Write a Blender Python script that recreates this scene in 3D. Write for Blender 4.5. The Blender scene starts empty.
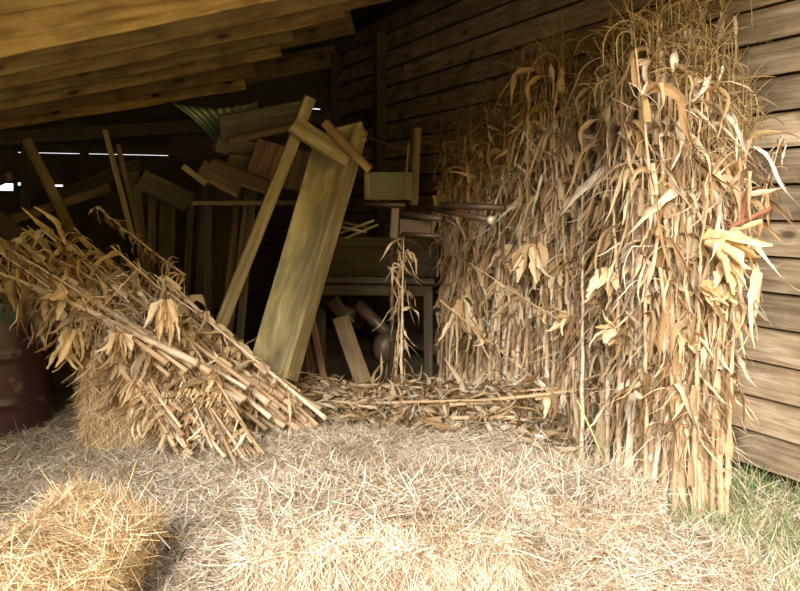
import bpy, math, random
import numpy as np
from mathutils import Vector, Matrix, Quaternion, noise
R = random.Random(7)
rng = np.random.default_rng(11)
C = bpy.context.scene.collection
PI = math.pi
F, HY, EYE = 900.0, 205.0, 1.58          # focal length (px), horizon row, eye height

def P(px, py, Y):                        # photo pixel at distance Y -> point in the barn yard
    return Vector(((px-400)/F*Y, Y, EYE-(py-HY)/F*Y))
SX, SY = .914, .406                      # barn axes: s = towards the siding wall, w = into the barn
def bw(s, w, z): return Vector((s*SX-w*SY, s*SY+w*SX, z))

# ------------------------------------------------------------------ materials
def nt(name):
    m = bpy.data.materials.new(name); m.use_nodes = True
    n = m.node_tree; n.nodes.clear()
    o = n.nodes.new('ShaderNodeOutputMaterial'); b = n.nodes.new('ShaderNodeBsdfPrincipled')
    n.links.new(b.outputs[0], o.inputs[0])
    return m, n, b
def node(n, t, **k):
    x = n.nodes.new(t)
    for a, v in k.items():
        if a in x.inputs.keys() if isinstance(a, str) else False: x.inputs[a].default_value = v
        else: setattr(x, a, v)
    return x
def ramp(n, src, stops, interp='LINEAR'):
    r = n.nodes.new('ShaderNodeValToRGB'); cr = r.color_ramp; cr.interpolation = interp
    while len(cr.elements) > 1: cr.elements.remove(cr.elements[0])
    cr.elements[0].position = stops[0][0]; cr.elements[0].color = (*stops[0][1], 1)
    for p, c in stops[1:]:
        e = cr.elements.new(p); e.color = (*c, 1)
    n.links.new(src, r.inputs[0]); return r.outputs[0]
def mix(n, a, b, f, mode='MIX'):
    x = n.nodes.new('ShaderNodeMix'); x.data_type = 'RGBA'; x.blend_type = mode
    if isinstance(f, (int, float)): x.inputs[0].default_value = f
    else: n.links.new(f, x.inputs[0])
    for i, v in ((6, a), (7, b)):
        if isinstance(v, tuple): x.inputs[i].default_value = (*v, 1)
        else: n.links.new(v, x.inputs[i])
    return x.outputs[2]
def mapped(n, scale, coord='Object'):
    t = n.nodes.new('ShaderNodeTexCoord'); m = n.nodes.new('ShaderNodeMapping')
    m.inputs['Scale'].default_value = scale; n.links.new(t.outputs[coord], m.inputs[0]); return m
def offset_by_island(n, m):               # every board gets its own stretch of grain
    g = n.nodes.new('ShaderNodeNewGeometry'); c = n.nodes.new('ShaderNodeCombineXYZ')
    oi = n.nodes.new('ShaderNodeObjectInfo'); su = n.nodes.new('ShaderNodeMath'); n.links.new(g.outputs['Random Per Island'], su.inputs[0]); n.links.new(oi.outputs['Random'], su.inputs[1])
    fr = n.nodes.new('ShaderNodeMath'); fr.operation = 'FRACT'; n.links.new(su.outputs[0], fr.inputs[0])
    k = n.nodes.new('ShaderNodeMath'); k.operation = 'MULTIPLY'; k.inputs[1].default_value = 37.0
    n.links.new(fr.outputs[0], k.inputs[0])
    n.links.new(k.outputs[0], c.inputs[0]); n.links.new(k.outputs[0], c.inputs[2]); n.links.new(c.outputs[0], m.inputs['Location'])
    return fr
def wood(name, c_lo, c_mid, c_hi, grain=1.0, knots=0.0, stain=0.4, stain_col=(.06,.045,.03), rough=.75, var=.35):
    m, n, b = nt(name)
    mp = mapped(n, (1.2, 22*grain, 22*grain)); g = offset_by_island(n, mp)
    no = node(n, 'ShaderNodeTexNoise'); no.inputs['Scale'].default_value = 1.6; no.inputs['Detail'].default_value = 7; no.inputs['Roughness'].default_value = .62; no.inputs['Distortion'].default_value = .6
    n.links.new(mp.outputs[0], no.inputs['Vector'])
    col = ramp(n, no.outputs[0], [(.28, c_lo), (.5, c_mid), (.72, c_hi)])
    mp2 = mapped(n, (1.6, 3, 3)); offset_by_island(n, mp2)
    n2 = node(n, 'ShaderNodeTexNoise'); n2.inputs['Scale'].default_value = 2.2; n2.inputs['Detail'].default_value = 5
    n.links.new(mp2.outputs[0], n2.inputs['Vector'])
    f = ramp(n, n2.outputs[0], [(.46, (0,0,0)), (.68, (stain,)*3)])
    col = mix(n, col, stain_col, f)
    hs = n.nodes.new('ShaderNodeHueSaturation')
    mr = n.nodes.new('ShaderNodeMapRange'); mr.inputs['To Min'].default_value = 1-var; mr.inputs['To Max'].default_value = 1+var*.6
    n.links.new(g.outputs[0], mr.inputs[0]); n.links.new(mr.outputs[0], hs.inputs['Value']); n.links.new(col, hs.inputs['Color'])
    col = hs.outputs[0]
    if knots:
        mp3 = mapped(n, (2.0, 5.6, 5.6)); offset_by_island(n, mp3)
        v = n.nodes.new('ShaderNodeTexVoronoi'); v.voronoi_dimensions = '2D'; v.inputs['Scale'].default_value = 1.0
        sx = n.nodes.new('ShaderNodeSeparateXYZ'); ad = n.nodes.new('ShaderNodeMath'); cx = n.nodes.new('ShaderNodeCombineXYZ')
        n.links.new(mp3.outputs[0], sx.inputs[0]); n.links.new(sx.outputs[1], ad.inputs[0]); n.links.new(sx.outputs[2], ad.inputs[1])
        n.links.new(sx.outputs[0], cx.inputs[0]); n.links.new(ad.outputs[0], cx.inputs[1]); n.links.new(cx.outputs[0], v.inputs['Vector'])
        kf = ramp(n, v.outputs['Distance'], [(.0, (knots,)*3), (.07, (knots,)*3), (.11, (.35*knots,)*3), (.20, (0,0,0))])
        sc = n.nodes.new('ShaderNodeSeparateColor'); gt = n.nodes.new('ShaderNodeMath'); gt.operation = 'GREATER_THAN'; gt.inputs[1].default_value = .62
        n.links.new(v.outputs['Color'], sc.inputs[0]); n.links.new(sc.outputs[0], gt.inputs[0])
        mu = n.nodes.new('ShaderNodeMath'); mu.operation = 'MULTIPLY'; n.links.new(kf, mu.inputs[0]); n.links.new(gt.outputs[0], mu.inputs[1])
        col = mix(n, col, (.05, .025, .012), mu.outputs[0])
    n.links.new(col, b.inputs['Base Color']); b.inputs['Roughness'].default_value = rough
    bu = n.nodes.new('ShaderNodeBump'); bu.inputs['Strength'].default_value = .35; bu.inputs['Distance'].default_value = .01
    n.links.new(no.outputs[0], bu.inputs['Height']); n.links.new(bu.outputs[0], b.inputs['Normal'])
    return m
def dry(name, stops, noise_scale=9, spot=(.2,.12,.06), spotf=.5, rough=.6, trans=0.0, objvar=.0):
    m, n, b = nt(name)
    g = n.nodes.new('ShaderNodeNewGeometry')
    if name == 'corn_stem':
        ob = n.nodes.new('ShaderNodeObjectInfo'); col = ramp(n, ob.outputs['Random'], stops)
    else: col = ramp(n, g.outputs['Random Per Island'], stops)
    mp = mapped(n, (noise_scale,)*3)
    no = n.nodes.new('ShaderNodeTexNoise'); no.inputs['Detail'].default_value = 4; no.inputs['Scale'].default_value = 1; n.links.new(mp.outputs[0], no.inputs['Vector'])
    f = ramp(n, no.outputs[0], [(.5, (0,0,0)), (.72, (spotf,)*3)])
    col = mix(n, col, spot, f)
    if objvar:
        oi = n.nodes.new('ShaderNodeObjectInfo'); hs = n.nodes.new('ShaderNodeHueSaturation')
        mr = n.nodes.new('ShaderNodeMapRange'); mr.inputs['To Min'].default_value = 1-objvar; mr.inputs['To Max'].default_value = 1+objvar*.5
        n.links.new(oi.outputs['Random'], mr.inputs[0]); n.links.new(mr.outputs[0], hs.inputs['Value']); n.links.new(col, hs.inputs['Color']); col = hs.outputs[0]
    n.links.new(col, b.inputs['Base Color']); b.inputs['Roughness'].default_value = rough
    b.inputs['Specular IOR Level'].default_value = .3
    if trans:
        t = n.nodes.new('ShaderNodeBsdfTranslucent'); n.links.new(col, t.inputs[0])
        mx = n.nodes.new('ShaderNodeMixShader'); mx.inputs[0].default_value = trans
        n.links.new(b.outputs[0], mx.inputs[1]); n.links.new(t.outputs[0], mx.inputs[2])
        o = [x for x in n.nodes if x.type == 'OUTPUT_MATERIAL'][0]; n.links.new(mx.outputs[0], o.inputs[0])
    return m
def metal(name, col, rust, f0=.45, f1=.6, rough=.45, met=.5, sc=6):
    m, n, b = nt(name)
    mp = mapped(n, (sc, sc, sc)); no = n.nodes.new('ShaderNodeTexNoise'); no.inputs['Scale'].default_value = 1; no.inputs['Detail'].default_value = 8
    n.links.new(mp.outputs[0], no.inputs['Vector'])
    f = ramp(n, no.outputs[0], [(f0, (0,0,0)), (f1, (1,1,1))])
    n.links.new(mix(n, col, rust, f), b.inputs['Base Color']); b.inputs['Roughness'].default_value = rough; b.inputs['Metallic'].default_value = met
    return m

M = {}
M['siding'] = wood('weathered_siding', (.20,.13,.075), (.46,.345,.22), (.70,.58,.42), grain=1.0, knots=.75, stain=.55, stain_col=(.16,.10,.05), var=.5)
M['joist'] = wood('knotty_pine', (.32,.17,.04), (.64,.42,.13), (.80,.58,.23), grain=.6, knots=.95, stain=.6, stain_col=(.16,.09,.02), var=.55)
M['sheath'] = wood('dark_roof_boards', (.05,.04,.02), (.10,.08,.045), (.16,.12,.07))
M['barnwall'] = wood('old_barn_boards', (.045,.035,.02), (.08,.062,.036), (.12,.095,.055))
M['olive'] = wood('mossy_plank', (.10,.075,.03), (.235,.185,.08), (.40,.33,.17), stain=.9, stain_col=(.17,.12,.05), grain=.7, var=.15)
M['brownp'] = wood('brown_board', (.06,.038,.015), (.15,.098,.045), (.25,.18,.095), stain=.6)
M['greyp'] = wood('grey_board', (.04,.032,.018), (.10,.08,.045), (.18,.145,.085), stain=.5)
M['redp'] = wood('reddish_board', (.06,.027,.015), (.15,.075,.04), (.26,.16,.10), stain=.5)
M['orangep'] = wood('split_orange_wood', (.12,.06,.02), (.32,.18,.06), (.5,.34,.15), stain=.5)
M['straw'] = dry('pale_straw', [(0,(.16,.10,.05)),(.2,(.38,.27,.16)),(.5,(.66,.54,.38)),(.82,(.84,.76,.62)),(1,(.95,.91,.83))], 2.2, (.30,.20,.10), .7)
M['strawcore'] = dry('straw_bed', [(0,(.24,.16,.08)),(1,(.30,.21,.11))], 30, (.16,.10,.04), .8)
M['goldstraw'] = dry('golden_straw', [(0,(.30,.17,.07)),(.25,(.58,.38,.18)),(.6,(.80,.61,.34)),(1,(.94,.84,.64))], 3, (.40,.22,.07), .5)
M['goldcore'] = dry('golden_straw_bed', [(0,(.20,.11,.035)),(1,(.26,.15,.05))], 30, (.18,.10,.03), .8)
M['stem'] = dry('corn_stem', [(0,(.36,.24,.14)),(.35,(.58,.41,.24)),(.7,(.68,.50,.31)),(1,(.84,.73,.58))], 9, (.32,.18,.11), .8, rough=.5)
M['leaf'] = dry('dry_corn_leaf', [(0,(.22,.12,.05)),(.22,(.44,.28,.13)),(.55,(.66,.48,.27)),(.85,(.78,.64,.45)),(1,(.88,.79,.64))], 10, (.26,.15,.06), .6, trans=.15, objvar=.4)
M['tassel'] = dry('dry_tassel', [(0,(.14,.09,.03)),(.6,(.34,.23,.09)),(1,(.60,.44,.20))], 10, (.2,.12,.05), .4, objvar=.3)
M['husk'] = dry('corn_husk', [(0,(.62,.42,.20)),(.5,(.80,.60,.34)),(1,(.90,.76,.52))], 10, (.5,.3,.14), .4, trans=.15)
M['cob'] = dry('red_cob', [(0,(.24,.09,.05)),(1,(.34,.15,.08))], 60, (.2,.06,.03), .8)
M['grass'] = dry('green_grass', [(0,(.06,.15,.03)),(.5,(.13,.25,.07)),(.8,(.26,.36,.14)),(1,(.55,.52,.30))], 5, (.3,.36,.12), .4, trans=.2)
M['greenstem'] = dry('green_stem', [(0,(.45,.5,.16)),(1,(.5,.55,.2))], 5, (.5,.45,.16), .6)
M['drygrass'] = dry('dry_grass', [(0,(.38,.34,.18)),(.5,(.62,.54,.35)),(1,(.84,.76,.56))], 4, (.34,.38,.17), .5)
M['drum'] = metal('maroon_drum_paint', (.075,.03,.034), (.20,.13,.11), .58, .72, .33, .0, 11)
M['drumrim'] = metal('blue_grey_rim_paint', (.15,.22,.24), (.40,.35,.25), .48, .56, .5, .0, 9)
M['trough'] = wood('weathered_olive_plank', (.13,.10,.035), (.27,.22,.09), (.47,.40,.22), grain=.35, stain=.9, stain_col=(.11,.10,.05), knots=.5, var=.1)
M['tin'] = metal('green_tin', (.17,.22,.15), (.30,.27,.15), .5, .65, .4, .3)
M['panelgreen'] = metal('flaking_green_paint', (.10,.11,.045), (.13,.10,.045), .45, .6, .6, 0, 14)
M['steel'] = metal('rusty_steel', (.09,.065,.045), (.15,.08,.04), .45, .65, .5, .4)
M['paleend'] = metal('bare_pipe_end', (.7,.66,.5), (.4,.35,.2), .6, .8, .4, .3)
def soil():
    m, n, b = nt('soil_and_chaff'); mp = mapped(n, (1,1,1))
    a = n.nodes.new('ShaderNodeTexNoise'); a.inputs['Scale'].default_value = 1.2; a.inputs['Detail'].default_value = 10; n.links.new(mp.outputs[0], a.inputs['Vector'])
    c = ramp(n, a.outputs[0], [(.3, (.30,.21,.12)), (.5, (.46,.36,.20)), (.7, (.60,.50,.30))])
    n.links.new(c, b.inputs['Base Color']); b.inputs['Roughness'].default_value = .95
    return m
M['soil'] = soil()

# ------------------------------------------------------------------ mesh builders
class MB:
    def __init__(s): s.v = []; s.f = []; s.m = []; s.mi = 0
    def box(s, lo, hi, mat=None, nx=1, warp=0, seed=0):
        # box cut nx times along local X, slightly warped
        b = len(s.v); T = mat or Matrix()
        for i in range(nx+1):
            t = i/nx; x = lo[0]+(hi[0]-lo[0])*t
            dy = warp*noise.noise(Vector((x*1.3+seed, seed, 1))); dz = warp*noise.noise(Vector((x*1.3, seed+9, 4)))
            for (y, z) in ((lo[1], lo[2]), (hi[1], lo[2]), (hi[1], hi[2]), (lo[1], hi[2])):
                s.v.append(T @ Vector((x, y+dy, z+dz)))
        for i in range(nx):
            a = b+4*i
            for k in range(4): s.f.append((a+k, a+4+k, a+4+(k+1) % 4, a+(k+1) % 4)); s.m.append(s.mi)
        s.f.append((b, b+1, b+2, b+3)); s.m.append(s.mi)
        e = b+4*nx; s.f.append((e+3, e+2, e+1, e)); s.m.append(s.mi)
    def tube(s, path, rad, n=8, cap=True):
        b = len(s.v); path = [Vector(p) for p in path]
        t0 = (path[1]-path[0]).normalized(); u = t0.orthogonal().normalized()
        for i, p in enumerate(path):
            t = (path[min(i+1, len(path)-1)]-path[max(i-1, 0)]).normalized()
            u = (u-t*u.dot(t)).normalized(); w = t.cross(u); r = rad[i] if hasattr(rad, '__len__') else rad
            for k in range(n):
                a = 2*PI*k/n; s.v.append(p+(u*math.cos(a)+w*math.sin(a))*r)
        for i in range(len(path)-1):
            for k in range(n):
                a = b+i*n+k; c = b+i*n+(k+1) % n
                s.f.append((a, c, c+n, a+n)); s.m.append(s.mi)
        if cap:
            s.f.append(tuple(b+n-1-k for k in range(n))); s.m.append(s.mi)
            e = b+(len(path)-1)*n; s.f.append(tuple(e+k for k in range(n))); s.m.append(s.mi)
    def ribbon(s, path, side, wid, fold=.25):
        b = len(s.v)
        for i, p in enumerate(path):
            t = (path[min(i+1, len(path)-1)]-path[max(i-1, 0)]).normalized()
            sd = (side[i]-t*side[i].dot(t)).normalized(); nn = t.cross(sd)
            s.v += [p-sd*wid[i]+nn*fold*wid[i], p, p+sd*wid[i]+nn*fold*wid[i]]
        for i in range(len(path)-1):
            a = b+3*i
            s.f += [(a, a+1, a+4, a+3), (a+1, a+2, a+5, a+4)]; s.m += [s.mi]*2
    def lathe(s, prof, n=40, c=(0,0)):
        b = len(s.v)
        for r, z in prof:
            for k in range(n):
                a = 2*PI*k/n; s.v.append(Vector((c[0]+r*math.cos(a), c[1]+r*math.sin(a), z)))
        for i in range(len(prof)-1):
            for k in range(n):
                a = b+i*n+k; d = b+i*n+(k+1) % n; s.f.append((a, d, d+n, a+n)); s.m.append(s.mi)
        e = b+(len(prof)-1)*n; s.f.append(tuple(e+k for k in range(n))); s.m.append(s.mi)
        s.f.append(tuple(b+n-1-k for k in range(n))); s.m.append(s.mi)
    def mesh(s, name, mats, smooth=False):
        me = bpy.data.meshes.new(name); me.from_pydata([tuple(v) for v in s.v], [], s.f)
        for m in (mats if isinstance(mats, (list, tuple)) else [mats]): me.materials.append(m)
        me.polygons.foreach_set('material_index', s.m)
        if smooth: me.polygons.foreach_set('use_smooth', [True]*len(s.f))
        me.update(); return me
def link(name, me, parent=None, mat4=None):
    o = bpy.data.objects.new(name, me); C.objects.link(o)
    if parent: o.parent = parent
    if mat4 is not None: o.matrix_local = mat4
    return o
def tag(o, label, cat, group=None):
    o['label'] = label; o['category'] = cat
    if group: o['group'] = group
    return o
def thing(name, label, cat, loc=(0,0,0), group=None):
    o = bpy.data.objects.new(name, None); C.objects.link(o); o.location = loc; o.empty_display_size = .1
    return tag(o, label, cat, group)
def structure(name, me, mat4=None):
    o = link(name, me, None, mat4); o['kind'] = 'structure'; return o
def frame(A, B, roll=0, facing=Vector((0, -1, 0))):
    x = (B-A).normalized(); z = (facing-x*facing.dot(x)).normalized(); y = z.cross(x)
    q = Quaternion(x, roll); y = q @ y; z = q @ z
    m = Matrix((x, y, z)).transposed().to_4x4(); m.translation = A; return m
def plank(name, A, B, w, t, mat, roll=0, parent=None, warp=.006, seed=None, facing=Vector((0,-1,0))):
    """board whose local X runs from A to B; w across, t thick"""
    mb = MB(); L = (B-A).length; sd = R.random()*50 if seed is None else seed
    mb.box((0, -w/2, -t/2), (L, w/2, t/2), None, max(2, int(L*6)), warp, sd)
    me = mb.mesh(name, mat); m4 = frame(A, B, roll, facing)
    if parent: m4 = Matrix.Translation(-parent.location) @ m4
    o = link(name, me, parent, m4)
    bv = o.modifiers.new('b', 'BEVEL'); bv.width = min(t, w)*.09; bv.segments = 1
    return o

# ------------------------------------------------------------------ straw strands (numpy)
def strand_arrays(p, d, nrm, L, w, bend):
    """p start, d unit dir, nrm surface normal; 3-station ribbons -> verts, quads"""
    n = len(p)
    side = np.cross(d, nrm + rng.normal(0, .6, (n, 3))); side /= np.linalg.norm(side, axis=1)[:, None]+1e-9
    bd = rng.normal(0, 1, (n, 3))*bend[:, None]
    V = np.zeros((n, 8, 3))
    for k, t in enumerate((0, .33, .67, 1.0)):
        c = p+d*(L*t)[:, None]+bd*((t*t)*L)[:, None]; ww = (w*(1 if k < 3 else .5))[:, None]
        V[:, 2*k] = c-side*ww; V[:, 2*k+1] = c+side*ww
    base = (np.arange(n)*8)[:, None]
    q = np.concatenate([base+np.array([[0, 1, 3, 2]]), base+np.array([[2, 3, 5, 4]]), base+np.array([[4, 5, 7, 6]])], 1).reshape(-1, 4)
    return V.reshape(-1, 3), q
def np_mesh(name, parts, mats):
    """parts: list of (verts Nx3, quads Mx4, material index)"""
    vs, qs, ms, off = [], [], [], 0
    for v, q, mi in parts:
        vs.append(v); qs.append(q+off); ms.append(np.full(len(q), mi)); off += len(v)
    v = np.concatenate(vs); q = np.concatenate(qs); ms = np.concatenate(ms)
    me = bpy.data.meshes.new(name)
    me.vertices.add(len(v)); me.vertices.foreach_set('co', v.astype(np.float32).ravel())
    me.loops.add(q.size); me.loops.foreach_set('vertex_index', q.astype(np.int32).ravel())
    me.polygons.add(len(q)); me.polygons.foreach_set('loop_start', (np.arange(len(q))*4).astype(np.int32))
    me.polygons.foreach_set('material_index', ms.astype(np.int32))
    for m in mats: me.materials.append(m)
    me.update(calc_edges=True); me.validate(); return me
def unit(a): return a/(np.linalg.norm(a, axis=1)[:, None]+1e-9)

# ------------------------------------------------------------------ hay bed height
def sm(a, b, x):
    t = np.clip((x-a)/(b-a), 0, 1); return t*t*(3-2*t)
def vnoise(x, y, k=0):
    return (np.sin(x*2.3+k)*np.cos(y*1.9+k*2.1)+.6*np.sin(x*4.7+y*3.1+k*.7)+.4*np.cos(y*7.3-x*5.1+k)+.25*np.sin(x*13.1+k)*np.cos(y*11.7))/2.25
def hay_h(x, y):
    edge = np.interp(y, [2.4, 3.4, 4.05, 4.5, 4.9, 5.2, 5.6, 6.2], [1.9, 1.62, 1.33, 1.12, 1.0, .94, 1.08, 1.4])+.04*np.sin(y*11)
    h = .26+.05*vnoise(x, y)
    h = h-.15*(1-sm(2.9, 3.5, y))*sm(-.9, -.6, x)-.14*(1-sm(-1.0, -.7, x))*(1-sm(3.4, 4.0, y))
    h = h*(1-sm(edge-.4, edge, x))
    h = h*(1-.55*sm(5.6, 6.6, y))
    return h-.01
def normal_h(x, y):
    e = .02; gx = (hay_h(x+e, y)-hay_h(x-e, y))/(2*e); gy = (hay_h(x, y+e)-hay_h(x, y-e))/(2*e)
    return unit(np.stack([-gx, -gy, np.ones_like(gx)], 1))
def surf_strands(n, x0, x1, y0, y1, Lr=(.03, .15), wr=(.0007, .0017), lift=.20, keep=None, hf=hay_h, nf=normal_h):
    x = rng.uniform(x0, x1, n); y = rng.uniform(y0, y1, n)
    if keep is not None: k = keep(x, y); x = x[k]; y = y[k]
    n = len(x); nr = nf(x, y); a = rng.normal(0, 1.0, n)+3*vnoise(x*.9, y*.9, 4)+rng.choice([0, PI], n)
    t = np.stack([np.cos(a), np.sin(a), np.zeros(n)], 1); t = unit(t-nr*(t*nr).sum(1)[:, None])
    d = unit(t+nr*rng.normal(.12, lift, n)[:, None])
    L = rng.uniform(*Lr, n); p = np.stack([x, y, np.maximum(hf(x, y), .01)+rng.uniform(.0, .03, n)], 1)-d*(L*.35)[:, None]
    return strand_arrays(p, d, nr, L, rng.uniform(*wr, n), rng.uniform(.05, .3, n))
def hay():
    xs = np.linspace(-3.4, 2.0, 136); ys = np.linspace(2.2, 6.8, 116)
    X, Y = np.meshgrid(xs, ys, indexing='ij'); Z = hay_h(X, Y)
    v = np.stack([X, Y, Z], -1).reshape(-1, 3); ny = len(ys)
    i, j = np.meshgrid(np.arange(len(xs)-1), np.arange(ny-1), indexing='ij'); a = (i*ny+j).ravel()
    q = np.stack([a, a+ny, a+ny+1, a+1], 1)
    S = surf_strands(300000, -3.2, 2.2, 2.4, 6.4, keep=lambda x, y: ((hay_h(x, y) > .012) | ((rng.random(len(x)) < .22) & (x*SX+y*SY < 3.8))) & (rng.random(len(x)) < np.where(y > 5.3, .4, 1)))
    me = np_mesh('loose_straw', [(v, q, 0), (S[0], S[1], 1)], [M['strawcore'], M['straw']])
    o = link('loose_straw', me); o['kind'] = 'stuff'
    tag(o, 'pale loose straw spread thickly over the barn floor', 'straw')
hay()

# ------------------------------------------------------------------ bales
def bale(name, label, c, size, rz, tilt, n, mats, fringe=0.25, rnd=.30, seed=0, Lr=(.08,.26), down=0.0, group=None, sag=.03):
    hx, hy, hz = size[0]/2, size[1]/2, size[2]/2
    N = 14; pts, faces = [], []
    lin = np.linspace(-1, 1, N)
    v, q, off = [], [], 0
    for ax in range(3):
        for sg in (-1, 1):
            A, B = np.meshgrid(lin, lin, indexing='ij'); Cc = np.full_like(A, sg)
            g = [None]*3; g[ax] = Cc; g[(ax+1) % 3] = A; g[(ax+2) % 3] = B
            v.append(np.stack(g, -1).reshape(-1, 3))
            i, j = np.meshgrid(np.arange(N-1), np.arange(N-1), indexing='ij'); a = (i*N+j).ravel()+off
            qq = np.stack([a, a+N, a+N+1, a+1], 1)
            if sg < 0: qq = qq[:, ::-1]
            q.append(qq); off += N*N
    v = np.concatenate(v); q = np.concatenate(q)
    def shape(u):                       # cube point -> rounded, lumpy bale surface
        h = np.array([hx, hy, hz]); p = u*h
        r = rnd*min(h); inner = np.clip(p, -(h-r), (h-r)); d = p-inner; L = np.linalg.norm(d, axis=1)[:, None]
        out = np.where(L > 1e-6, inner+d/np.maximum(L, 1e-6)*r*np.minimum(1, L/r*1.0), p)
        nrm = unit(np.where(L > 1e-6, d, u))
        b = .022*vnoise(out[:, 0]*5+seed, out[:, 1]*5+out[:, 2]*4, seed)
        out = out+nrm*b[:, None]
        out[:, 2] -= sag*(out[:, 0]/hx)**2
        return out, nrm
    cv, _ = shape(v)
    ax = rng.integers(0, 3, n); sg = rng.choice([-1, 1], n); u = rng.uniform(-1, 1, (n, 3)); u[np.arange(n), ax] = sg
    u = u[~((ax == 2) & (sg < 0))]; n = len(u)
    sp, sn = shape(u)
    rd = rng.normal(0, 1, (n, 3)); rd[:, 0] *= .8; t = unit(rd-sn*(rd*sn).sum(1)[:, None])
    t[:, 2] -= down*np.abs(1-np.abs(sn[:, 2])); d = unit(t+sn*rng.normal(fringe*.6, fringe, n)[:, None])
    L = rng.uniform(*Lr, n); st = strand_arrays(sp+sn*rng.uniform(-.005, .012, n)[:, None]-d*(L*.35)[:, None], d, sn, L, rng.uniform(.0008, .0018, n), rng.uniform(.05, .35, n))
    me = np_mesh(name, [(cv, q, 0), (st[0], st[1], 1)], mats)
    o = link(name, me); o.rotation_euler = (tilt[0], tilt[1], rz); o.location = c
    return tag(o, label, 'straw bale', group)
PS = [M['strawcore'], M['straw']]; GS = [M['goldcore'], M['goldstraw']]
bale('straw_bale', 'golden straw bale at the front left, its left side in shade', (-1.17, 3.0, .24), (1.0, .37, .46), 1.56, (.30, 0), 42000, GS, .15, .3, 1, Lr=(.04, .15))
bale('straw_bale', 'pale flattened straw bale at the bottom middle with a shaggy front edge', (-.07, 3.50, .23), (1.0, .80, .44), .06, (0, 0), 62000, PS, .20, .4, 2, down=1.2, Lr=(.04, .17))
bale('straw_bale', 'pale straw bale right of the middle one, straw hanging down its right side', (.70, 3.86, .19), (.72, .66, .40), -.42, (0, .03), 45000, PS, .24, .45, 3, down=1.3, Lr=(.05, .19))
bale('straw_bale', 'upright golden straw bale under the fallen stalks beside the maroon drum', (-1.52, 5.0, .45), (.38, .36, .62), .1, (0, 0), 20000, GS, .14, .3, 4, down=1.2, sag=0, Lr=(.05, .18))

# ------------------------------------------------------------------ corn stalks
def leaf_path(o, az, e0, L, droop, n=9, curl=.0, r=R):
    p = Vector(o); e = e0; pts = [p.copy()]; a = az
    for i in range(n):
        d = Vector((math.cos(a)*math.cos(e), math.sin(a)*math.cos(e), math.sin(e)))
        p = p+d*(L/n); pts.append(p.copy())
        e = max(-1.5, e-droop*(1.6 if i < n*.6 else .5)/n); a += r.uniform(-.3, .3)+curl/n
    return pts
DOWN = Vector((0, 0, -1))
def add_leaf(mb, o, d, L, W, r, g=DOWN, droop=3.0, kink=None, n=11, jit=.16, twist=.35, blunt=.0, fold=.4):
    """dried leaf: starts along d, falls with gravity g, may break at a kink, twists and curls"""
    d = d.normalized(); p = Vector(o); pts = [p.copy()]; k = kink if kink is not None else -1
    curl = Vector((r.gauss(0, 1), r.gauss(0, 1), r.gauss(0, 1)))*.11
    for i in range(n):
        f = i/n
        if i == k: d = (d*.25+g*1.0+curl*2.5).normalized()
        d = (d+g*(droop/n)*(1.5-f)+Vector((r.gauss(0, jit), r.gauss(0, jit), r.gauss(0, jit)))+curl*f*1.5).normalized()
        p = p+d*(L/n); pts.append(p.copy())
    t0 = (pts[1]-pts[0]).normalized(); s0 = t0.cross(g)
    if s0.length < .05: s0 = t0.orthogonal()
    s0.normalize(); side, wid = [], []; tw = r.uniform(-.7, .7); rate = r.gauss(0, twist)
    for i in range(n+1):
        t = (pts[min(i+1, n)]-pts[max(i-1, 0)]).normalized(); s0 = (s0-t*s0.dot(t)).normalized()
        tw += rate+r.gauss(0, twist*.5); side.append(Quaternion(t, tw) @ s0)
        f = i/n; wid.append(W*.5*min(1, .5+f*3)*max(.08+blunt*.4, (1-f**(1.8+blunt*3)))*r.uniform(.55, 1.12))
    fo = fold*r.uniform(.2, 1.9); b = len(mb.v)
    for i, q in enumerate(pts):
        t = (pts[min(i+1, n)]-pts[max(i-1, 0)]).normalized(); sd = side[i]; nn = t.cross(sd); w = wid[i]; ff = fo+r.uniform(-.25, .25)
        mb.v += [q-sd*w+nn*ff*w, q-sd*w*.5+nn*(ff*.35+r.uniform(-.2, .2))*w, q, q+sd*w*.5+nn*(ff*.35+r.uniform(-.2, .2))*w, q+sd*w+nn*ff*w]
    for i in range(n):
        for j in range(4):
            a = b+5*i+j; mb.f.append((a, a+1, a+6, a+5)); mb.m.append(mb.mi)
R0 = 1.0
def stem_path(H, r, bend):
    a = r.uniform(0, 6.28); pts, rad = [], []; nn = int(H/.16); k1 = r.uniform(-.01, .01)
    x = y = 0
    for i in range(nn+1):
        z = H*i/nn; f = z/H; b = bend*f*f
        px = math.cos(a)*b+x; py = math.sin(a)*b+y
        x += r.uniform(-.005, .005); y += r.uniform(-.005, .005)
        rr = .0142*(1-.72*f)*R0
        for dz, q in ((-.012, 1.0), (0, 1.22), (.012, 1.04), (.07, .93)):
            zz = z+dz
            if 0 <= zz <= H+.05 or (i == 0 and dz >= 0): pts.append(Vector((px, py, max(0, zz)))); rad.append(rr*q)
    return pts, rad
def at_h(pts, z):
    for a, b in zip(pts, pts[1:]):
        if b.z >= z: return a.lerp(b, (z-a.z)/max(1e-6, b.z-a.z))
    return pts[-1]
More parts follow.
